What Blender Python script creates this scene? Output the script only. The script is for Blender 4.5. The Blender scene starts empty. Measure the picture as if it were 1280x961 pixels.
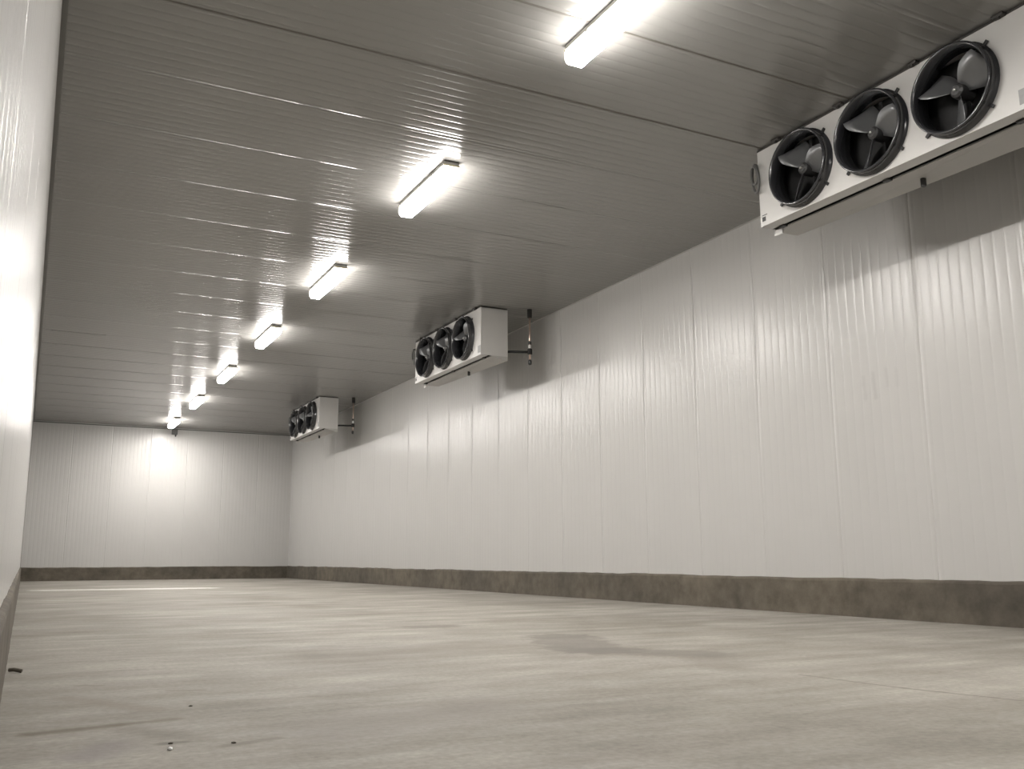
import bpy, bmesh, math, random
from mathutils import Vector, Matrix
random.seed(7)
sc = bpy.context.scene
COL = sc.collection
PI = math.pi

# ------------------------------------------------------------------ camera
FPX, YAW, PITCH, ROLL = 1174.94, 0.472849, 0.183191, -0.003153
cam = bpy.data.cameras.new('camera')
cam.sensor_fit = 'HORIZONTAL'; cam.sensor_width = 36.0
cam.lens = FPX * 36.0 / 1280.0
cam.clip_start = 0.01; cam.clip_end = 200
co = bpy.data.objects.new('camera', cam); COL.objects.link(co)
fw = Vector((math.sin(YAW)*math.cos(PITCH), math.cos(YAW)*math.cos(PITCH), math.sin(PITCH)))
r0 = Vector((math.cos(YAW), -math.sin(YAW), 0)); u0 = r0.cross(fw)
rt = math.cos(ROLL)*r0 + math.sin(ROLL)*u0
up = -math.sin(ROLL)*r0 + math.cos(ROLL)*u0
m = Matrix((rt, up, -fw)).transposed().to_4x4()
m.translation = Vector((0, 0, 0.525))
co.matrix_world = m
sc.camera = co

# ------------------------------------------------------------------ world, exposure
w = bpy.data.worlds.new('world'); sc.world = w; w.use_nodes = True
w.node_tree.nodes['Background'].inputs[0].default_value = (0.05, 0.05, 0.05, 1)
w.node_tree.nodes['Background'].inputs[1].default_value = 0.2
LAMP_STRENGTH, SIDE_STRENGTH = 245.0, 25.0      # bottom lens and side skirts of each strip lamp
sc.view_settings.view_transform = 'Standard'
sc.view_settings.look = 'None'
sc.view_settings.gamma = 1.0
sc.view_settings.use_curve_mapping = False
sc.view_settings.exposure = 0.31
sc.cycles.max_bounces = 12
sc.cycles.diffuse_bounces = 2
sc.cycles.glossy_bounces = 4
sc.cycles.sample_clamp_indirect = 6.0

# ------------------------------------------------------------------ helpers
def mat(name, col, rough=0.5, metal=0.0, spec=0.5, var=0.0, scale=8.0, bump=0.0, coat=0.0, emit=None, estr=0.0):
    mt = bpy.data.materials.new(name); mt.use_nodes = True
    nt = mt.node_tree; b = nt.nodes['Principled BSDF']
    b.inputs['Base Color'].default_value = (*col, 1)
    b.inputs['Roughness'].default_value = rough
    b.inputs['Metallic'].default_value = metal
    b.inputs['Specular IOR Level'].default_value = spec
    if coat: b.inputs['Coat Weight'].default_value = coat
    if emit:
        b.inputs['Emission Color'].default_value = (*emit, 1)
        b.inputs['Emission Strength'].default_value = estr
    if var or bump:
        tc = nt.nodes.new('ShaderNodeTexCoord')
        nz = nt.nodes.new('ShaderNodeTexNoise'); nz.inputs['Scale'].default_value = scale
        nz.inputs['Detail'].default_value = 6
        nt.links.new(tc.outputs['Object'], nz.inputs['Vector'])
        if var:
            rp = nt.nodes.new('ShaderNodeValToRGB')
            rp.color_ramp.elements[0].position = 0.3; rp.color_ramp.elements[1].position = 0.7
            rp.color_ramp.elements[0].color = (*[c*(1-var) for c in col], 1)
            rp.color_ramp.elements[1].color = (*[min(1, c*(1+var)) for c in col], 1)
            nt.links.new(nz.outputs['Fac'], rp.inputs['Fac'])
            nt.links.new(rp.outputs['Color'], b.inputs['Base Color'])
        if bump:
            bp = nt.nodes.new('ShaderNodeBump'); bp.inputs['Strength'].default_value = bump
            bp.inputs['Distance'].default_value = 0.01
            nt.links.new(nz.outputs['Fac'], bp.inputs['Height'])
            nt.links.new(bp.outputs['Normal'], b.inputs['Normal'])
    return mt

M = {}
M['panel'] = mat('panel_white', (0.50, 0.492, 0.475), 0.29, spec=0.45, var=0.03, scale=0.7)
M['panel_shaded'] = mat('panel_white_shaded', (0.27, 0.264, 0.252), 0.20, spec=0.5, var=0.03, scale=0.7)  # darker copy of the wall panel: ceiling shade put into the colour
M['wall_back'] = mat('panel_joint_wall', (0.46, 0.45, 0.43), 0.5, var=0.03)
M['ceil_back'] = mat('panel_joint_sealant', (0.12, 0.11, 0.095), 0.6, var=0.1)
M['trim'] = mat('trim_grey', (0.15, 0.146, 0.135), 0.5, var=0.03)
M['case'] = mat('case_white', (0.56, 0.55, 0.53), 0.32, var=0.03, scale=3)
M['tray'] = mat('tray_white', (0.42, 0.41, 0.39), 0.4, var=0.04, scale=3)
M['rail'] = mat('rail_dark', (0.035, 0.032, 0.028), 0.5, var=0.1)
M['shroud'] = mat('shroud_black', (0.028, 0.029, 0.032), 0.2, spec=0.8, var=0.1)
M['blade'] = mat('blade_aluminium', (0.20, 0.203, 0.207), 0.42, metal=0.5, var=0.05)
M['hub'] = mat('motor_dark', (0.07, 0.07, 0.07), 0.4, metal=0.5, var=0.1)
M['coil'] = mat('coil_dark', (0.012, 0.012, 0.012), 0.7, var=0.2, scale=30)
M['screw'] = mat('screw_dark', (0.04, 0.04, 0.04), 0.4, metal=0.4, var=0.1)
M['bolt'] = mat('bolt_bright', (0.65, 0.65, 0.63), 0.3, metal=0.8, var=0.05)
M['label'] = mat('label_grey', (0.30, 0.30, 0.295), 0.5, var=0.06, scale=60)
M['ink'] = mat('ink_black', (0.02, 0.02, 0.02), 0.5, var=0.1)
M['cable'] = mat('cable_grey', (0.10, 0.10, 0.095), 0.45, var=0.1)
M['copper'] = mat('copper_pipe', (0.60, 0.47, 0.40), 0.3, metal=0.8, var=0.08)
M['foam'] = mat('foam_black', (0.015, 0.015, 0.014), 0.8, var=0.15)
M['housing'] = mat('housing_grey', (0.52, 0.51, 0.48), 0.4, var=0.03)
M['cap'] = mat('cap_ivory', (0.66, 0.60, 0.40), 0.4, var=0.03)
M['diffuser'] = mat('diffuser_lit', (0.9, 0.88, 0.85), 0.4, emit=(1.0, 0.96, 0.915), estr=LAMP_STRENGTH)
M['skirt'] = mat('skirt_lit', (0.9, 0.88, 0.85), 0.4, emit=(1.0, 0.96, 0.915), estr=SIDE_STRENGTH)
M['chip_white'] = mat('chip_white', (0.9, 0.9, 0.88), 0.5, var=0.03)
M['chip_dark'] = mat('chip_dark', (0.085, 0.073, 0.055), 0.8, var=0.1)

def seg_mask(nt, pos, a, b, width, soft, wob):
    """1 inside a blurred capsule from a to b on the floor (a stain with a shape of its own)"""
    N, L = nt.nodes, nt.links
    A = Vector(a).to_3d(); B = Vector(b).to_3d(); D = B - A
    def vm(op, x=None, y=None):
        n = N.new('ShaderNodeVectorMath'); n.operation = op
        for i, v in enumerate((x, y)):
            if v is None: continue
            if hasattr(v, 'is_output'): L.new(v, n.inputs[i])
            else: n.inputs[i].default_value = v
        return n
    def mm(op, x, y=None, clamp=False):
        n = N.new('ShaderNodeMath'); n.operation = op; n.use_clamp = clamp
        for i, v in enumerate((x, y)):
            if v is None: continue
            if hasattr(v, 'is_output'): L.new(v, n.inputs[i])
            else: n.inputs[i].default_value = v
        return n.outputs[0]
    p = vm('SUBTRACT', pos, A).outputs[0]
    t = mm('MULTIPLY', vm('DOT_PRODUCT', p, D).outputs['Value'], 1.0/max(D.length_squared, 1e-6), True)
    sc_ = N.new('ShaderNodeVectorMath'); sc_.operation = 'SCALE'
    sc_.inputs[0].default_value = D; L.new(t, sc_.inputs['Scale'])
    q = vm('SUBTRACT', p, sc_.outputs[0]).outputs[0]
    d = vm('LENGTH', q).outputs['Value']
    d = mm('ADD', d, mm('MULTIPLY', wob, width*1.6))
    mr = N.new('ShaderNodeMapRange'); mr.interpolation_type = 'SMOOTHSTEP'
    mr.inputs['From Min'].default_value = width*(1+soft); mr.inputs['From Max'].default_value = max(0.0, width*(1-soft))
    L.new(d, mr.inputs['Value'])
    return mr.outputs[0]

def floor_material():
    mt = bpy.data.materials.new('floor_concrete'); mt.use_nodes = True
    nt = mt.node_tree; N, L = nt.nodes, nt.links; b = N['Principled BSDF']
    g = N.new('ShaderNodeNewGeometry'); pos = N.new('ShaderNodeVectorMath'); pos.operation = 'MULTIPLY'
    pos.inputs[1].default_value = (1, 1, 0); L.new(g.outputs['Position'], pos.inputs[0]); P = pos.outputs[0]
    def noise(scale, detail=6, rough=0.55, sx=1, sy=1):
        mp = N.new('ShaderNodeMapping'); mp.inputs['Scale'].default_value = (sx, sy, 1)
        L.new(P, mp.inputs['Vector'])
        n = N.new('ShaderNodeTexNoise'); n.inputs['Scale'].default_value = scale
        n.inputs['Detail'].default_value = detail; n.inputs['Roughness'].default_value = rough
        L.new(mp.outputs[0], n.inputs['Vector']); return n.outputs['Fac']
    def ramp(f, p0, p1, c0, c1):
        r = N.new('ShaderNodeValToRGB'); r.color_ramp.elements[0].position = p0; r.color_ramp.elements[1].position = p1
        r.color_ramp.elements[0].color = (*c0, 1); r.color_ramp.elements[1].color = (*c1, 1)
        L.new(f, r.inputs['Fac']); return r.outputs['Color']
    def mix(fac, a, bcol, mode='MIX'):
        x = N.new('ShaderNodeMix'); x.data_type = 'RGBA'; x.blend_type = mode
        if hasattr(fac, 'is_output'): L.new(fac, x.inputs[0])
        else: x.inputs[0].default_value = fac
        for i, v in ((6, a), (7, bcol)):
            if hasattr(v, 'is_output'): L.new(v, x.inputs[i])
            else: x.inputs[i].default_value = (*v, 1)
        return x.outputs[2]
    base = ramp(noise(0.55, 8, 0.6), 0.32, 0.68, (0.245, 0.228, 0.199), (0.385, 0.365, 0.33))
    mid = ramp(noise(2.6, 7, 0.6, 0.7, 1.3), 0.3, 0.7, (0.70, 0.69, 0.67), (1.05, 1.05, 1.05))
    c = mix(0.8, base, mid, 'MULTIPLY')
    fine = ramp(noise(38, 5, 0.65), 0.3, 0.7, (0.72, 0.71, 0.70), (1.14, 1.14, 1.14))
    c = mix(0.7, c, fine, 'MULTIPLY')
    tro = ramp(noise(1.5, 6, 0.6, 0.35, 2.2), 0.42, 0.62, (0.80, 0.79, 0.78), (1.05, 1.05, 1.05))
    c = mix(0.8, c, tro, 'MULTIPLY')
    wobn = N.new('ShaderNodeMath'); wobn.operation = 'SUBTRACT'; wobn.inputs[1].default_value = 0.5
    L.new(noise(9, 5, 0.6), wobn.inputs[0]); wob = wobn.outputs[0]
    S = [  # a, b, width, softness, colour, amount
        ((0.06, 3.37), (0.32, 3.42), 0.030, 0.9, (0.116, 0.095, 0.070), 0.75),
        ((0.30, 3.42), (0.50, 3.46), 0.024, 0.9, (0.136, 0.112, 0.084), 0.6),
        ((0.18, 4.18), (0.45, 3.70), 0.05, 0.95, (0.184, 0.156, 0.133), 0.45),
        ((0.20, 2.93), (0.27, 3.06), 0.065, 0.9, (0.177, 0.156, 0.161), 0.55),
        ((3.30, 5.75), (3.00, 4.80), 0.24, 0.25, (0.135, 0.122, 0.108), 0.62),
        ((3.00, 4.80), (3.42, 4.35), 0.17, 0.35, (0.135, 0.122, 0.108), 0.55),
        ((3.35, 4.3), (3.08, 3.74), 0.14, 0.8, (0.15, 0.135, 0.115), 0.4),
        ((2.80, 7.10), (3.00, 7.10), 0.17, 0.6, (0.11, 0.098, 0.085), 0.6),
        ((3.20, 3.38), (3.245, 2.836), 0.010, 0.8, (0.12, 0.105, 0.09), 0.6),
        ((3.245, 2.836), (3.35, 2.38), 0.010, 0.8, (0.12, 0.105, 0.09), 0.7),
        ((1.7, 5.1), (2.6, 5.5), 0.35, 0.95, (0.17, 0.15, 0.13), 0.5),
        ((0.35, 3.30), (0.50, 3.05), 0.05, 0.9, (0.13, 0.115, 0.10), 0.4),
        ((0.55, 2.90), (0.72, 2.95), 0.02, 0.9, (0.12, 0.105, 0.09), 0.5),
        ((0.40, 3.02), (0.46, 3.02), 0.02, 0.9, (0.11, 0.10, 0.085), 0.6),
        ((0.9, 3.0), (1.5, 3.2), 0.18, 0.95, (0.211, 0.190, 0.175), 0.45),
        ((0.57, 4.2), (0.70, 4.15), 0.012, 0.9, (0.150, 0.129, 0.105), 0.6),
        ((0.24, 4.55), (0.34, 4.50), 0.012, 0.9, (0.150, 0.129, 0.105), 0.6),
    ]
    for a, e, wd, so, colr, amt in S:
        k = seg_mask(nt, P, a, e, wd, so, wob)
        mu = N.new('ShaderNodeMath'); mu.operation = 'MULTIPLY'; mu.inputs[1].default_value = amt; L.new(k, mu.inputs[0])
        c = mix(mu.outputs[0], c, colr)
    pale_strip = seg_mask(nt, P, (0.55, 18.9), (2.9, 18.75), 0.42, 0.35, wob)     # smoother, paler strip near the far kerb
    mu = N.new('ShaderNodeMath'); mu.operation = 'MULTIPLY'; mu.inputs[1].default_value = 0.8; L.new(pale_strip, mu.inputs[0])
    c = mix(mu.outputs[0], c, (0.50, 0.48, 0.44))
    L.new(c, b.inputs['Base Color'])
    ro = N.new('ShaderNodeMapRange'); ro.inputs['To Min'].default_value = 0.62; ro.inputs['To Max'].default_value = 0.85
    L.new(noise(3, 5), ro.inputs['Value'])
    b.inputs['Specular IOR Level'].default_value = 0.3
    rm = N.new('ShaderNodeMix'); rm.data_type = 'FLOAT'; L.new(pale_strip, rm.inputs[0]); L.new(ro.outputs[0], rm.inputs[2]); rm.inputs[3].default_value = 0.35
    L.new(rm.outputs[0], b.inputs['Roughness'])
    bp = N.new('ShaderNodeBump'); bp.inputs['Strength'].default_value = 0.35; bp.inputs['Distance'].default_value = 0.006
    L.new(noise(16, 8, 0.65), bp.inputs['Height']); L.new(bp.outputs[0], b.inputs['Normal'])
    return mt

def kerb_material():
    mt = bpy.data.materials.new('kerb_concrete'); mt.use_nodes = True
    nt = mt.node_tree; N, L = nt.nodes, nt.links; b = N['Principled BSDF']
    g = N.new('ShaderNodeNewGeometry')
    n = N.new('ShaderNodeTexNoise'); n.inputs['Scale'].default_value = 5; n.inputs['Detail'].default_value = 8; n.inputs['Roughness'].default_value = 0.65
    L.new(g.outputs['Position'], n.inputs['Vector'])
    r = N.new('ShaderNodeValToRGB'); e = r.color_ramp.elements
    e[0].position = 0.30; e[0].color = (0.060, 0.052, 0.039, 1); e[1].position = 0.70; e[1].color = (0.128, 0.111, 0.087, 1)
    L.new(n.outputs['Fac'], r.inputs['Fac'])
    n2 = N.new('ShaderNodeTexNoise'); n2.inputs['Scale'].default_value = 0.8; L.new(g.outputs['Position'], n2.inputs['Vector'])
    r2 = N.new('ShaderNodeValToRGB'); r2.color_ramp.elements[0].position = 0.35; r2.color_ramp.elements[1].position = 0.65
    r2.color_ramp.elements[0].color = (0.8, 0.8, 0.8, 1); r2.color_ramp.elements[1].color = (1.25, 1.23, 1.2, 1)
    L.new(n2.outputs['Fac'], r2.inputs['Fac'])
    x = N.new('ShaderNodeMix'); x.data_type = 'RGBA'; x.blend_type = 'MULTIPLY'; x.inputs[0].default_value = 1
    L.new(r.outputs[0], x.inputs[6]); L.new(r2.outputs[0], x.inputs[7]); L.new(x.outputs[2], b.inputs['Base Color'])
    b.inputs['Roughness'].default_value = 0.85
    bp = N.new('ShaderNodeBump'); bp.inputs['Strength'].default_value = 0.5; bp.inputs['Distance'].default_value = 0.01
    L.new(n.outputs['Fac'], bp.inputs['Height']); L.new(bp.outputs[0], b.inputs['Normal'])
    return mt
def add_scuffs(mt):
    """short grey rub marks on the right wall panels"""
    nt = mt.node_tree; N, L = nt.nodes, nt.links; b = N['Principled BSDF']; src = b.inputs['Base Color'].links[0].from_socket
    g = N.new('ShaderNodeNewGeometry'); n = N.new('ShaderNodeTexNoise'); n.inputs['Scale'].default_value = 14
    L.new(g.outputs['Position'], n.inputs['Vector'])
    wb = N.new('ShaderNodeMath'); wb.operation = 'SUBTRACT'; wb.inputs[1].default_value = 0.5; L.new(n.outputs['Fac'], wb.inputs[0])
    for y, z0, z1, amt in ((6.10, 2.16, 1.96, 0.11), (5.985, 2.17, 1.95, 0.15), (5.84, 2.19, 2.04, 0.09), (5.73, 2.17, 2.02, 0.06)):
        k = seg_mask(nt, g.outputs['Position'], (6.756, y, z0), (6.756, y-0.01, z1), 0.018, 0.95, wb.outputs[0])
        mu = N.new('ShaderNodeMath'); mu.operation = 'MULTIPLY'; mu.inputs[1].default_value = amt; L.new(k, mu.inputs[0])
        x = N.new('ShaderNodeMix'); x.data_type = 'RGBA'; L.new(mu.outputs[0], x.inputs[0]); L.new(src, x.inputs[6]); x.inputs[7].default_value = (0.16, 0.155, 0.15, 1)
        src = x.outputs[2]
    L.new(src, b.inputs['Base Color'])
add_scuffs(M['panel'])
M['floor'] = floor_material(); M['kerb'] = kerb_material()

def mesh_from(bm, name, material):
    bmesh.ops.recalc_face_normals(bm, faces=bm.faces)
    me = bpy.data.meshes.new(name); bm.to_mesh(me); bm.free(); me.materials.append(material); return me
def obj(name, bm, material, parent=None, smooth=False, kind=None, label=None):
    me = mesh_from(bm, name, material)
    if smooth: me.polygons.foreach_set('use_smooth', [True]*len(me.polygons))
    o = bpy.data.objects.new(name, me); COL.objects.link(o)
    if parent: o.parent = parent
    if kind: o['kind'] = kind
    if label: o['label'] = label
    return o
def thing(name, label, cat, loc=(0, 0, 0), group=None):
    o = bpy.data.objects.new(name, None); COL.objects.link(o); o.location = loc
    o.empty_display_size = 0.2; o['label'] = label; o['category'] = cat
    if group: o['group'] = group
    return o
def add_box(bm, c, s, bev=0.0, rot=None):
    r = bmesh.ops.create_cube(bm, size=1.0)
    vs = r['verts']
    bmesh.ops.scale(bm, vec=Vector(s), verts=vs)
    if bev:
        es = list({e for v in vs for e in v.link_edges})
        rb = bmesh.ops.bevel(bm, geom=es, offset=bev, segments=2, affect='EDGES', profile=0.5)
        vs = list({v for f in rb['faces'] for v in f.verts} | {v for v in vs if v.is_valid})
    if rot: bmesh.ops.rotate(bm, cent=(0, 0, 0), matrix=rot, verts=vs)
    bmesh.ops.translate(bm, vec=Vector(c), verts=vs)
    return vs
def add_lathe(bm, prof, seg=40, axis='X', c=(0, 0, 0), closed=False):
    """prof: list of (along axis, radius)"""
    rings = []
    for a, r in prof:
        ring = []
        for k in range(seg):
            t = 2*PI*k/seg; p = (a, r*math.cos(t), r*math.sin(t))
            if axis == 'Z': p = (p[1], p[2], p[0])
            if axis == 'Y': p = (p[2], p[0], p[1])
            ring.append(bm.verts.new((p[0]+c[0], p[1]+c[1], p[2]+c[2])))
        rings.append(ring)
    n = len(rings)
    for i in range(n if closed else n-1):
        A, B = rings[i], rings[(i+1) % n]
        for k in range(seg): bm.faces.new((A[k], A[(k+1) % seg], B[(k+1) % seg], B[k]))
    if not closed:
        bm.faces.new(rings[0]); bm.faces.new(rings[-1][::-1])
def add_tube(bm, pts, r, seg=10, closed=False):
    pts = [Vector(p) for p in pts]; n = len(pts); rings = []; ref = None
    for i, p in enumerate(pts):
        a = pts[i-1] if (i > 0 or closed) else p
        b = pts[(i+1) % n] if (i < n-1 or closed) else p
        t = (b-a).normalized()
        if ref is None: ref = t.orthogonal().normalized()
        ref = (ref - t*ref.dot(t)).normalized(); bi = t.cross(ref)
        rings.append([bm.verts.new(p + r*(math.cos(2*PI*k/seg)*ref + math.sin(2*PI*k/seg)*bi)) for k in range(seg)])
    for i in range(n if closed else n-1):
        A, B = rings[i], rings[(i+1) % n]
        for k in range(seg): bm.faces.new((A[k], A[(k+1) % seg], B[(k+1) % seg], B[k]))
    if not closed:
        bm.faces.new(rings[0][::-1]); bm.faces.new(rings[-1])
def copy_tree(o, parent=None):
    c = o.copy(); COL.objects.link(c)
    if parent: c.parent = parent
    for ch in list(o.children): copy_tree(ch, c)
    return c

# ------------------------------------------------------------------ room
XL, XR, YB, YF, H = -0.0676, 6.7564, -2.6, 27.345, 4.125
PW = 1.03                                     # width of one insulated panel
RIBS = 10             # shallow ribs pressed into each panel, open joint between panels

def ribbed_panel(length, width, name, GAP, material, RD):
    """panel lying in XY: ribs run along X (0..length), the visible face looks to +Z at z=0; the panel is 20 mm thick"""
    bm = bmesh.new(); prof = [(0, -0.02), (0, -GAP*0.45), (GAP/2, 0.0)]
    p = width/RIBS
    for k in range(RIBS):
        y = k*p
        c = y + p*0.5; hw = p*0.17
        for s in (-1.0, -0.72, -0.4, 0.0, 0.4, 0.72, 1.0):
            prof.append((c + s*hw, -RD*0.5*(1+math.cos(PI*s))))
    prof += [(width-GAP/2, 0.0), (width, -GAP*0.45), (width, -0.02)]
    A = [bm.verts.new((0, y, z)) for y, z in prof]; B = [bm.verts.new((length, y, z)) for y, z in prof]
    for i in range(len(prof)-1): bm.faces.new((A[i], B[i], B[i+1], A[i+1]))
    me = bpy.data.meshes.new(name); bm.to_mesh(me); bm.free(); me.materials.append(material)
    n = len(me.polygons); me.polygons.foreach_set('use_smooth', [1 < i < n-2 for i in range(n)])
    return me
def panel_row(me, parent, mats):
    for mw in mats:
        o = bpy.data.objects.new('panel', me); COL.objects.link(o); o.parent = parent; o.matrix_world = mw
def frame(x, y, z, loc):
    mm = Matrix((Vector(x), Vector(y), Vector(z))).transposed().to_4x4(); mm.translation = Vector(loc); return mm

bm = bmesh.new(); add_box(bm, ((XL+XR)/2, (YB+YF)/2, -0.05), (XR-XL+0.6, YF-YB+0.6, 0.1))
floor = obj('floor', bm, M['floor'], kind='structure')
bm = bmesh.new(); add_box(bm, ((XL+XR)/2, (YB+YF)/2, H+0.07), (XR-XL+0.6, YF-YB+0.6, 0.1))
ceiling = obj('ceiling', bm, M['ceil_back'], kind='structure')
bm = bmesh.new(); add_box(bm, (XR+0.07, (YB+YF)/2, H/2), (0.1, YF-YB+0.1, H))
wall_right = obj('wall_right', bm, M['wall_back'], kind='structure')
bm = bmesh.new(); add_box(bm, (XL-0.07, (YB+YF)/2, H/2), (0.1, YF-YB+0.1, H))
wall_left = obj('wall_left', bm, M['wall_back'], kind='structure')
bm = bmesh.new(); add_box(bm, ((XL+XR)/2, YF+0.07, H/2), (XR-XL+0.2, 0.1, H))
wall_far = obj('wall_far', bm, M['wall_back'], kind='structure')
bm = bmesh.new(); add_box(bm, ((XL+XR)/2, YB-0.07, H/2), (XR-XL+0.2, 0.1, H))
wall_back = obj('wall_back', bm, M['panel'], kind='structure')

def starts(a, lo, hi):
    s = a - math.ceil((a-lo)/PW)*PW
    out = []
    while s < hi - 0.01: out.append(s); s += PW
    return out
me_c = ribbed_panel(XR-XL, PW, 'ceiling_panel', 0.003, M['panel_shaded'], 0.0024)
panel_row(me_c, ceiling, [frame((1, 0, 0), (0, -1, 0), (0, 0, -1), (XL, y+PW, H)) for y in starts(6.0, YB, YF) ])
me_w = ribbed_panel(H, PW, 'wall_panel', 0.003, M['panel'], 0.0016)
panel_row(me_w, wall_right, [frame((0, 0, 1), (0, -1, 0), (-1, 0, 0), (XR, y+PW, 0)) for y in starts(4.43, YB, YF)])
panel_row(me_w, wall_left, [frame((0, 0, 1), (0, 1, 0), (1, 0, 0), (XL, y, 0)) for y in starts(0.6, YB, YF)])
nfar = 7; wf = (XR-XL)/nfar
me_f = ribbed_panel(H, wf, 'far_wall_panel', 0.003, M['panel'], 0.0016)
panel_row(me_f, wall_far, [frame((0, 0, 1), (1, 0, 0), (0, -1, 0), (XL+k*wf, YF, 0)) for k in range(nfar)])

# dark sealant beads over the two nearest ceiling joints
for k, y in enumerate((4.97, 6.0)):
    bm = bmesh.new(); nb = 40; pr = [(-0.010, 0.0), (-0.006, -0.003), (0.006, -0.003), (0.010, 0.0)]; rows = []
    for i in range(nb+1):
        x = XL + (XR-XL)*i/nb; wv = 1 + random.uniform(-0.25, 0.25)
        rows.append([bm.verts.new((x, y+a*wv, H+z)) for a, z in pr])
    for i in range(nb):
        for j in range(3): bm.faces.new((rows[i][j], rows[i+1][j], rows[i+1][j+1], rows[i][j+1]))
    obj('trim_%d' % (5+k), bm, M['ceil_back'], kind='structure')

# concrete kerbs with a hand-finished, uneven top edge
def kerb(name, p0, p1, nrm, h=0.335, t=0.03):
    p0, p1, nrm = Vector(p0), Vector(p1), Vector(nrm); L = (p1-p0).length; n = int(L/0.12); bm = bmesh.new(); rows = []
    jt = jz = 0
    for i in range(n+1):
        q = p0.lerp(p1, i/n)
        jz = jz*0.7 + random.uniform(-1, 1)*0.0045; jt = jt*0.7 + random.uniform(-1, 1)*0.002
        prof = [(t+0.004+jt*0.5, 0), (t+jt, h*0.3), (t+jt*1.3, h*0.7), (t+jt, h-0.02+jz), (t-0.006+jt, h-0.004+jz), (0.004, h+0.006+jz), (-0.015, h+0.006+jz)]
        rows.append([bm.verts.new((q + nrm*a)[:2] + (z,)) for a, z in prof])
    for i in range(n):
        for k in range(len(rows[0])-1): bm.faces.new((rows[i][k], rows[i+1][k], rows[i+1][k+1], rows[i][k+1]))
    return obj(name, bm, M['kerb'], kind='structure')
kerb('baseboard_right', (XR, YB, 0), (XR, YF, 0), (-1, 0, 0))
kerb('baseboard_left', (XL, YB, 0), (XL, YF, 0), (1, 0, 0))
kerb('baseboard_far', (XL, YF, 0), (XR, YF, 0), (0, -1, 0))
# angle strips in the corners
def strip(name, bm, m='trim'): return obj(name, bm, M[m], kind='structure')
bm = bmesh.new()
add_box(bm, (XL+0.019, (YB+YF)/2, H-0.0015), (0.038, YF-YB, 0.003)); add_box(bm, (XL+0.0015, (YB+YF)/2, H-0.006), (0.003, YF-YB, 0.012)); strip('trim_1', bm)
bm = bmesh.new()
add_box(bm, (XR-0.015, (YB+YF)/2, H-0.0015), (0.03, YF-YB, 0.003)); add_box(bm, (XR-0.0015, (YB+YF)/2, H-0.006), (0.003, YF-YB, 0.012)); strip('trim_2', bm, 'panel')
bm = bmesh.new()
add_box(bm, ((XL+XR)/2, YF-0.02, H-0.0015), (XR-XL, 0.04, 0.003)); add_box(bm, ((XL+XR)/2, YF-0.0015, H-0.03), (XR-XL, 0.003, 0.03)); strip('trim_3', bm)
bm = bmesh.new()
add_box(bm, (XR-0.02, YF-0.002, H/2+0.17), (0.04, 0.004, H-0.36)); add_box(bm, (XR-0.002, YF-0.02, H/2+0.17), (0.004, 0.04, H-0.36)); strip('trim_4', bm, 'panel')

# ------------------------------------------------------------------ strip lamps
LX, LLEN = 3.222, 1.20
def make_lamp():
    root = thing('strip_lamp', 'x', 'lamp', (0, 0, 0), 'strip lamps along the ceiling')
    zc = 0.0
    # cross-section: sheet housing above, translucent diffuser below; root sits on the ceiling plane, z goes down
    bm = bmesh.new(); add_box(bm, (0, 0, -0.020), (0.150, LLEN-0.02, 0.036), 0.006); obj('housing', bm, M['housing'], root)
    hl = LLEN/2-0.004
    bm = bmesh.new()                                   # U-shaped translucent skirt
    pr = [(-0.074, -0.040), (-0.078, -0.085), (-0.072, -0.122), (-0.056, -0.140), (0.056, -0.140), (0.072, -0.122), (0.078, -0.085), (0.074, -0.040)]
    A = [bm.verts.new((x, -hl, z)) for x, z in pr]; B = [bm.verts.new((x, hl, z)) for x, z in pr]
    for i in range(len(pr)): bm.faces.new((A[i], A[(i+1) % len(pr)], B[(i+1) % len(pr)], B[i]))
    bm.faces.new(A); bm.faces.new(B[::-1])
    obj('diffuser', bm, M['skirt'], root)
    bm = bmesh.new(); add_box(bm, (0, 0, -0.143), (0.110, 2*hl-0.02, 0.005)); obj('lens', bm, M['diffuser'], root, label='bright flat bottom lens')
    for s in (-1, 1):
        bm = bmesh.new(); add_box(bm, (0, s*(LLEN/2-0.010), -0.044), (0.160, 0.022, 0.018), 0.004); obj('end_cap', bm, M['cap'], root, label='ivory plastic end cap')
    for s in (-1, 1):
        for q in (-0.3, 0.3):
            bm = bmesh.new(); add_box(bm, (s*0.078, q, -0.040), (0.006, 0.03, 0.022), 0.001); obj('clip', bm, M['housing'], root)
    return root
LAMPS = [
    (1.29, 'lit strip lamp out of view above the camera'),
    (4.71, 'lit strip lamp cut by the top edge of the picture'),
    (8.09, 'largest wholly visible lit strip lamp, throwing ribbed streaks on the ceiling'),
    (11.53, 'lit strip lamp, second wholly visible one down the row from the top edge'),
    (14.94, 'lit strip lamp, third wholly visible one down the row from the top edge'),
    (18.44, 'lit strip lamp, fourth wholly visible one down the row, third from the far wall'),
    (22.03, 'lit strip lamp last but one in the row towards the far wall'),
    (25.75, 'lit strip lamp last in the row, close to the far wall glow'),
]
lamp = make_lamp()
for i, (y, lb) in enumerate(LAMPS):
    o = lamp if i == 0 else copy_tree(lamp)
    o.location = (LX, y, H); o['label'] = lb

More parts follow.
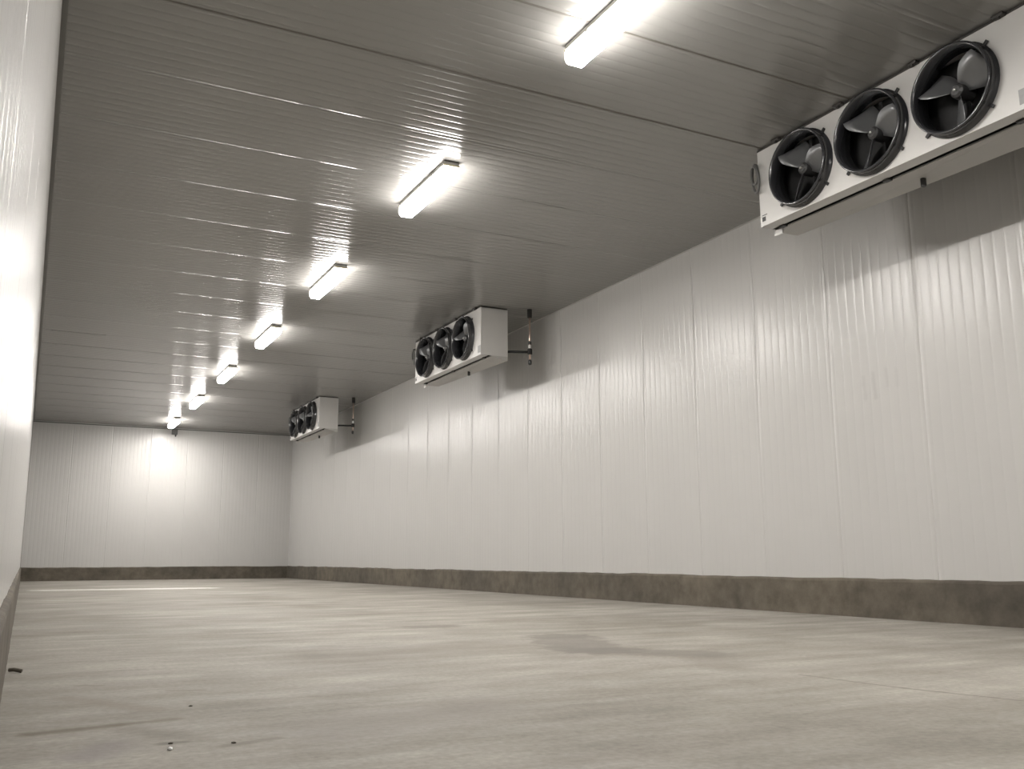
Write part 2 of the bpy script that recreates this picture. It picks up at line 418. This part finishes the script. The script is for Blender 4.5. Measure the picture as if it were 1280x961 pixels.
# ------------------------------------------------------------------ evaporator coolers
HALF, FW, FZ = 1.287, 0.745, 0.346
DEP, HT = 0.43, 0.70                           # cabinet depth and height; local x = 0 is the front, +x goes to the wall
def front_panel_bm():
    """sheet with three round openings, 3 mm returns"""
    bm = bmesh.new(); seg = 48; R = 0.300
    ys = [-HALF, -1.5*FW, -0.5*FW, 0.5*FW, 1.5*FW, HALF]
    def quad(y0, y1, z0, z1): bm.faces.new([bm.verts.new((0, y, z)) for y, z in ((y0, z0), (y1, z0), (y1, z1), (y0, z1))])
    quad(ys[0], ys[1], 0, HT); quad(ys[4], ys[5], 0, HT)
    for j in range(3):
        y0, y1 = ys[j+1], ys[j+2]; cy = (y0+y1)/2
        ring, out, back = [], [], []
        for k in range(seg):
            t = 2*PI*(k+0.5)/seg; cs, sn = math.cos(t), math.sin(t)
            ky = (y1-cy)/abs(cs) if abs(cs) > 1e-6 else 1e9
            kz = ((HT-FZ) if sn > 0 else FZ)/abs(sn) if abs(sn) > 1e-6 else 1e9
            q = min(ky, kz)
            ring.append(bm.verts.new((0, cy+R*cs, FZ+R*sn))); back.append(bm.verts.new((0.04, cy+R*cs, FZ+R*sn)))
            out.append(bm.verts.new((0, cy+q*cs, FZ+q*sn)))
        for k in range(seg):
            k2 = (k+1) % seg
            bm.faces.new((ring[k], out[k], out[k2], ring[k2])); bm.faces.new((ring[k], ring[k2], back[k2], back[k]))
            a, b = out[k].co, out[k2].co          # close the corner triangles of the square
            if abs(a.y-b.y) > 1e-5 and abs(a.z-b.z) > 1e-5:
                cyy = y1 if (a.y+b.y)/2 > cy else y0; czz = HT if (a.z+b.z)/2 > FZ else 0
                bm.faces.new((out[k], bm.verts.new((0, cyy, czz)), out[k2]))
    bmesh.ops.remove_doubles(bm, verts=bm.verts, dist=1e-5)
    return bm
def blade_bm(sgn=1):
    """one propeller blade pointing down (-z) from the hub; chord twisted about 40 degrees"""
    bm = bmesh.new(); rows = []
    NR = 7
    for i in range(NR):
        f = i/(NR-1); r = 0.045 + f*0.225
        ch = 0.10 + 0.175*math.sin(min(1.0, f*1.5)*PI/2); ch *= (1 - 0.06*max(0, f-0.8)/0.2)
        tw = math.radians(48 - 8*f)
        row = []
        for j in range(5):
            c = (j/4-0.5)*ch; cam_ = 0.012*(1-(2*j/4-1)**2)
            x = c*math.sin(tw) + cam_*math.cos(tw); y = c*math.cos(tw) - cam_*math.sin(tw)
            row.append((x, y, -r - 0.02*f*(j/4-0.5)))
        rows.append(row)
    top = [[bm.verts.new((p[0]-0.002, p[1], p[2])) for p in row] for row in rows]
    bot = [[bm.verts.new((p[0]+0.002, p[1], p[2])) for p in row] for row in rows]
    for i in range(NR-1):
        for j in range(4):
            bm.faces.new((top[i][j], top[i][j+1], top[i+1][j+1], top[i+1][j])); bm.faces.new((bot[i][j], bot[i+1][j], bot[i+1][j+1], bot[i][j+1]))
    edge = [(i, 0) for i in range(NR)] + [(NR-1, j) for j in range(1, 5)] + [(i, 4) for i in range(NR-2, -1, -1)] + [(0, j) for j in range(3, 0, -1)]
    for k in range(len(edge)):
        a, b = edge[k], edge[(k+1) % len(edge)]
        bm.faces.new((top[a[0]][a[1]], bot[a[0]][a[1]], bot[b[0]][b[1]], top[b[0]][b[1]]))
    return bm
blade_mesh = mesh_from(blade_bm(), 'blade', M['blade'])
blade_mesh.polygons.foreach_set('use_smooth', [True]*len(blade_mesh.polygons))

def make_cooler():
    root = thing('evaporator_cooler', 'x', 'cooler', (0, 0, 0), 'evaporator coolers along the right wall')
    # casing: top, back, ends, bottom lip (open towards the front panel)
    bm = bmesh.new(); T = 0.012
    add_box(bm, (DEP/2+0.002, 0, HT-T/2), (DEP-0.004, 2*HALF, T)); add_box(bm, (DEP-T/2, 0, HT/2), (T, 2*HALF-0.002, HT-0.002))
    for s in (-1, 1): add_box(bm, (DEP/2+0.002, s*(HALF-T/2), HT/2), (DEP-0.004, T, HT-0.001))
    add_box(bm, (0.062, 0, T/2), (0.118, 2*HALF-0.003, T-0.001)); add_box(bm, (0.12, 0, 0.03), (0.006, 2*HALF-0.004, 0.06))
    obj('casing', bm, M['case'], root)
    obj('front_panel', front_panel_bm(), M['case'], root)
    bm = bmesh.new(); add_box(bm, (0.29, 0, HT/2+0.02), (0.22, 2*HALF-0.06, HT-0.09))
    for k in range(3): add_box(bm, (0.165, -FW+k*FW, FZ), (0.006, FW-0.02, HT-0.1))
    add_box(bm, (0.09, -FW/2, FZ), (0.15, 0.006, HT-0.1)); add_box(bm, (0.09, FW/2, FZ), (0.15, 0.006, HT-0.1))
    add_box(bm, (0.09, -1.5*FW, FZ), (0.15, 0.006, HT-0.1)); add_box(bm, (0.09, 1.5*FW, FZ), (0.15, 0.006, HT-0.1))
    obj('coil', bm, M['coil'], root)
    # drain tray hinged below, falling slightly to the back, with rolled edge
    bm = bmesh.new()
    pr = [(0.165, 0.004, 0), (0.16, -0.010, 0), (0.172, -0.014, 0), (DEP-0.012, -0.018, 1), (DEP, -0.012, 1), (DEP, 0.004, 0)]
    yl = HALF-0.004                                   # falls to the back and to the near end
    A = [bm.verts.new((x, -yl, z-0.045*k)) for x, z, k in pr]; B = [bm.verts.new((x, yl, z+0.004*k)) for x, z, k in pr]
    for i in range(len(pr)): bm.faces.new((A[i], A[(i+1) % len(pr)], B[(i+1) % len(pr)], B[i]))
    bm.faces.new(A); bm.faces.new(B[::-1])
    tray = obj('drain_tray', bm, M['tray'], root)
    for y in (-1.10, 0.02, 1.16):
        bm = bmesh.new(); add_box(bm, (0.140, y, -0.004), (0.05, 0.06, 0.022), 0.004); obj('hinge', bm, M['screw'], tray, label='dark tray hinge')
    bm = bmesh.new(); add_lathe(bm, [(-0.085, 0.018), (-0.081, 0.021), (-0.02, 0.021)], 14, 'Z', (0.33, -0.15, 0)); obj('drain_outlet', bm, M['screw'], tray, label='dark drain stub')
    bm = bmesh.new(); add_box(bm, (0.155, HALF-0.05, -0.035), (0.004, 0.10, 0.05), 0.001); add_box(bm, (0.17, HALF-0.05, -0.012), (0.03, 0.10, 0.004)); obj('tray_bracket', bm, M['case'], tray)
    # hanging rail between cabinet and ceiling with bolts
    bm = bmesh.new(); add_box(bm, (0.012, 0, HT+0.008), (0.03, 2*HALF, 0.016)); add_box(bm, (DEP-0.02, 0, HT+0.008), (0.03, 2*HALF, 0.016))
    for s in (-1, 1): add_box(bm, (DEP/2, s*(HALF-0.02), HT+0.008), (DEP-0.06, 0.03, 0.015))
    obj('mounting_rail', bm, M['rail'], root)
    for y in (1.02, 0.30, -0.42, -1.12):
        bm = bmesh.new(); add_box(bm, (-0.018, y, HT+0.008), (0.05, 0.085, 0.022), 0.004); add_box(bm, (-0.030, y, HT-0.008), (0.022, 0.022, 0.018)); obj('hanging_bracket', bm, M['rail'], root)
    # fans
    fan0 = None
    for k, (cy, spin) in enumerate(((FW, 30), (0.0, 26), (-FW, 2))):
        bm = bmesh.new()
        add_lathe(bm, [(0.05, 0.292), (0.0, 0.297), (-0.001, 0.332), (-0.010, 0.333), (-0.014, 0.315), (-0.066, 0.310), (-0.076, 0.318), (-0.086, 0.322), (-0.094, 0.316), (-0.092, 0.303), (-0.078, 0.294), (-0.04, 0.289), (0.05, 0.286)], 56, 'X', closed=True)
        sh = obj('fan_shroud', bm, M['shroud'], root, smooth=True); sh.location = (0, cy, FZ)
        for a in (42, 138, 222, 318):
            t = math.radians(a); bm = bmesh.new()
            add_box(bm, (0, 0, 0), (0.012, 0.045, 0.026), 0.003, Matrix.Rotation(t, 3, 'X'))
            bmesh.ops.translate(bm, vec=(-0.012, 0.342*math.cos(t), 0.342*math.sin(t)), verts=bm.verts)
            obj('screw_tab', bm, M['screw'], sh)
        bm = bmesh.new(); add_lathe(bm, [(0.13, 0.055), (0.03, 0.055), (-0.005, 0.050), (-0.02, 0.034)], 24, 'X'); obj('motor_hub', bm, M['hub'], sh)
        bm = bmesh.new(); add_lathe(bm, [(-0.018, 0.010), (-0.036, 0.010), (-0.040, 0.006)], 12, 'X'); obj('hub_bolt', bm, M['bolt'], sh, label='bright hub bolt')
        for j in range(3):
            b = bpy.data.objects.new('blade', blade_mesh); COL.objects.link(b); b.parent = sh
            b.location = (0.018, 0, 0); b.rotation_euler = (math.radians(spin + 120*j), 0, 0)
        bm = bmesh.new()
        for s in (-1, 1): add_box(bm, (0.11, 0, s*0.165), (0.012, 0.03, 0.23))
        obj('motor_bracket', bm, M['coil'], sh)
    # fittings on the front and the end
    bm = bmesh.new(); add_box(bm, (-0.001, -HALF+0.055, 0.088), (0.003, 0.09, 0.105), 0.0008); obj('rating_plate', bm, M['label'], root, label='grey rating plate')
    bm = bmesh.new(); add_box(bm, (-0.001, HALF-0.045, 0.062), (0.003, 0.042, 0.040), 0.0008)
    add_box(bm, (-0.001, HALF-0.055, 0.097), (0.003, 0.062, 0.007)); obj('sticker', bm, M['ink'], root, label='small black square sticker')
    bm = bmesh.new()
    pts = [(-0.030+0.02*math.cos(t), HALF+0.004+0.062*math.cos(t)+0.012*math.sin(t), 0.450+0.135*math.sin(t)) for t in [2*PI*k/28 for k in range(28)]]
    add_tube(bm, pts, 0.012, 10, True); pts = [(-0.045, HALF+0.002+0.040*math.cos(t)+0.008*math.sin(t), 0.475+0.085*math.sin(t)) for t in [2*PI*k/24 for k in range(24)]]
    add_tube(bm, pts, 0.010, 10, True); add_tube(bm, [(0.05, HALF-0.01, 0.575), (0.03, HALF+0.025, 0.585), (-0.02, HALF+0.02, 0.585), (-0.035, HALF+0.0, 0.575)], 0.012, 10)
    obj('cable_loop', bm, M['cable'], root, smooth=True, label='grey flexible cable looped at the end')
    return root
COOLERS = [
    (5.580, 4.768, 'big white evaporator cooler with three black fans, nearest, cut by the right edge'),
    (5.590, 13.190, 'middle white three-fan evaporator cooler, pale end panel and copper pipe in view'),
    (5.620, 21.720, 'smallest looking three-fan evaporator cooler, farthest along the right wall near the corner'),
]
c0 = make_cooler()
for i, (x, y, lb) in enumerate(COOLERS):
    o = c0 if i == 0 else copy_tree(c0)
    o.location = (x, y, 3.402); o['label'] = lb

# refrigerant pipe at the near end of the two farther coolers
def make_pipe():
    root = thing('refrigerant_pipe', 'x', 'pipe', (0, 0, 0), 'refrigerant pipes dropping from the ceiling')
    bm = bmesh.new(); add_lathe(bm, [(-0.125, 0.034), (0.0, 0.036)], 20, 'Z'); obj('insulation_sleeve', bm, M['foam'], root, smooth=False, label='black foam sleeve')
    bm = bmesh.new(); add_tube(bm, [(0, 0, -0.10), (0, 0, -0.75)], 0.014, 14); obj('riser', bm, M['copper'], root, smooth=True)
    for z, r, mt in ((-0.505, 0.026, 'screw'), (-0.56, 0.02, 'bolt')):
        bm = bmesh.new(); add_lathe(bm, [(z-0.022, r), (z+0.022, r)], 8, 'Z'); obj('fitting', bm, M[mt], root)
    bm = bmesh.new(); add_lathe(bm, [(-0.675, 0.028), (-0.665, 0.036), (-0.60, 0.036), (-0.59, 0.028)], 16, 'Z'); obj('tee_joint', bm, M['foam'], root)
    bm = bmesh.new(); add_tube(bm, [(0, 0, -0.64), (-0.13, 0.05, -0.64), (-0.24, 0.105, -0.635), (-0.283, 0.15, -0.632), (-0.287, 0.19, -0.63)], 0.019, 12); obj('branch_pipe', bm, M['foam'], root, smooth=True, label='black insulated branch')
    bm = bmesh.new(); add_lathe(bm, [(-0.83, 0.020), (-0.81, 0.026), (-0.77, 0.026), (-0.755, 0.016)], 14, 'Z'); obj('end_cap', bm, M['screw'], root)
    return root
p0 = make_pipe()
for i, (x, y, lb) in enumerate(((6.33, 11.80, 'copper refrigerant pipe with black sleeve beside the middle cooler'),
                                (6.37, 20.335, 'copper refrigerant pipe with black sleeve beside the farthest cooler'))):
    o = p0 if i == 0 else copy_tree(p0)
    o.location = (x, y, H-0.001); o['label'] = lb

# junction box on the far wall under the last lamp
t = thing('junction_box', 'small dark junction box on the far wall under the last lamp', 'junction box', (3.45, YF, 4.02))
bm = bmesh.new(); add_box(bm, (0, -0.035, 0), (0.15, 0.07, 0.17), 0.008); obj('box', bm, M['hub'], t)
bm = bmesh.new(); add_box(bm, (0, -0.076, 0), (0.135, 0.012, 0.155), 0.004); obj('lid', bm, M['cable'], t)
bm = bmesh.new(); add_lathe(bm, [(-0.14, 0.016), (-0.08, 0.022)], 12, 'Z', (0.03, -0.035, 0)); obj('cable_gland', bm, M['screw'], t)

# small bits lying on the slab
def chip(loc, s, material, label, group=None):
    bm = bmesh.new(); bmesh.ops.create_icosphere(bm, subdivisions=1, radius=1.0)
    for v in bm.verts: v.co *= random.uniform(0.75, 1.15)
    bmesh.ops.scale(bm, vec=s, verts=bm.verts)
    zmin = min(v.co.z for v in bm.verts); bmesh.ops.translate(bm, vec=(0, 0, -zmin), verts=bm.verts)
    o = obj('concrete_chip', bm, M[material], None); o.location = loc; o['label'] = label; o['category'] = 'chip'
    if group: o['group'] = group
    return o
chip((0.407, 2.906, 0), (0.008, 0.008, 0.005), 'chip_white', 'tiny bright white chip on the floor near the lower left corner')
chip((0.586, 2.929, 0), (0.009, 0.007, 0.003), 'chip_dark', 'small dark chip on the floor right of the white chip', 'dark chips on the floor')
chip((0.583, 3.715, 0), (0.009, 0.006, 0.003), 'chip_dark', 'small dark chip on the floor beyond the white chip', 'dark chips on the floor')
chip((0.421, 3.003, 0), (0.009, 0.006, 0.003), 'chip_dark', 'small dark chip just behind the white chip on the floor', 'dark chips on the floor')
bm = bmesh.new()
add_tube(bm, [(-0.02, 5.20, 0.014), (0.0, 5.19, 0.016), (0.02, 5.185, 0.012), (0.035, 5.18, 0.008)], 0.009, 8)
o = obj('scrap', bm, M['chip_dark']); o['label'] = 'dark scrap lying at the foot of the left kerb'; o['category'] = 'scrap'
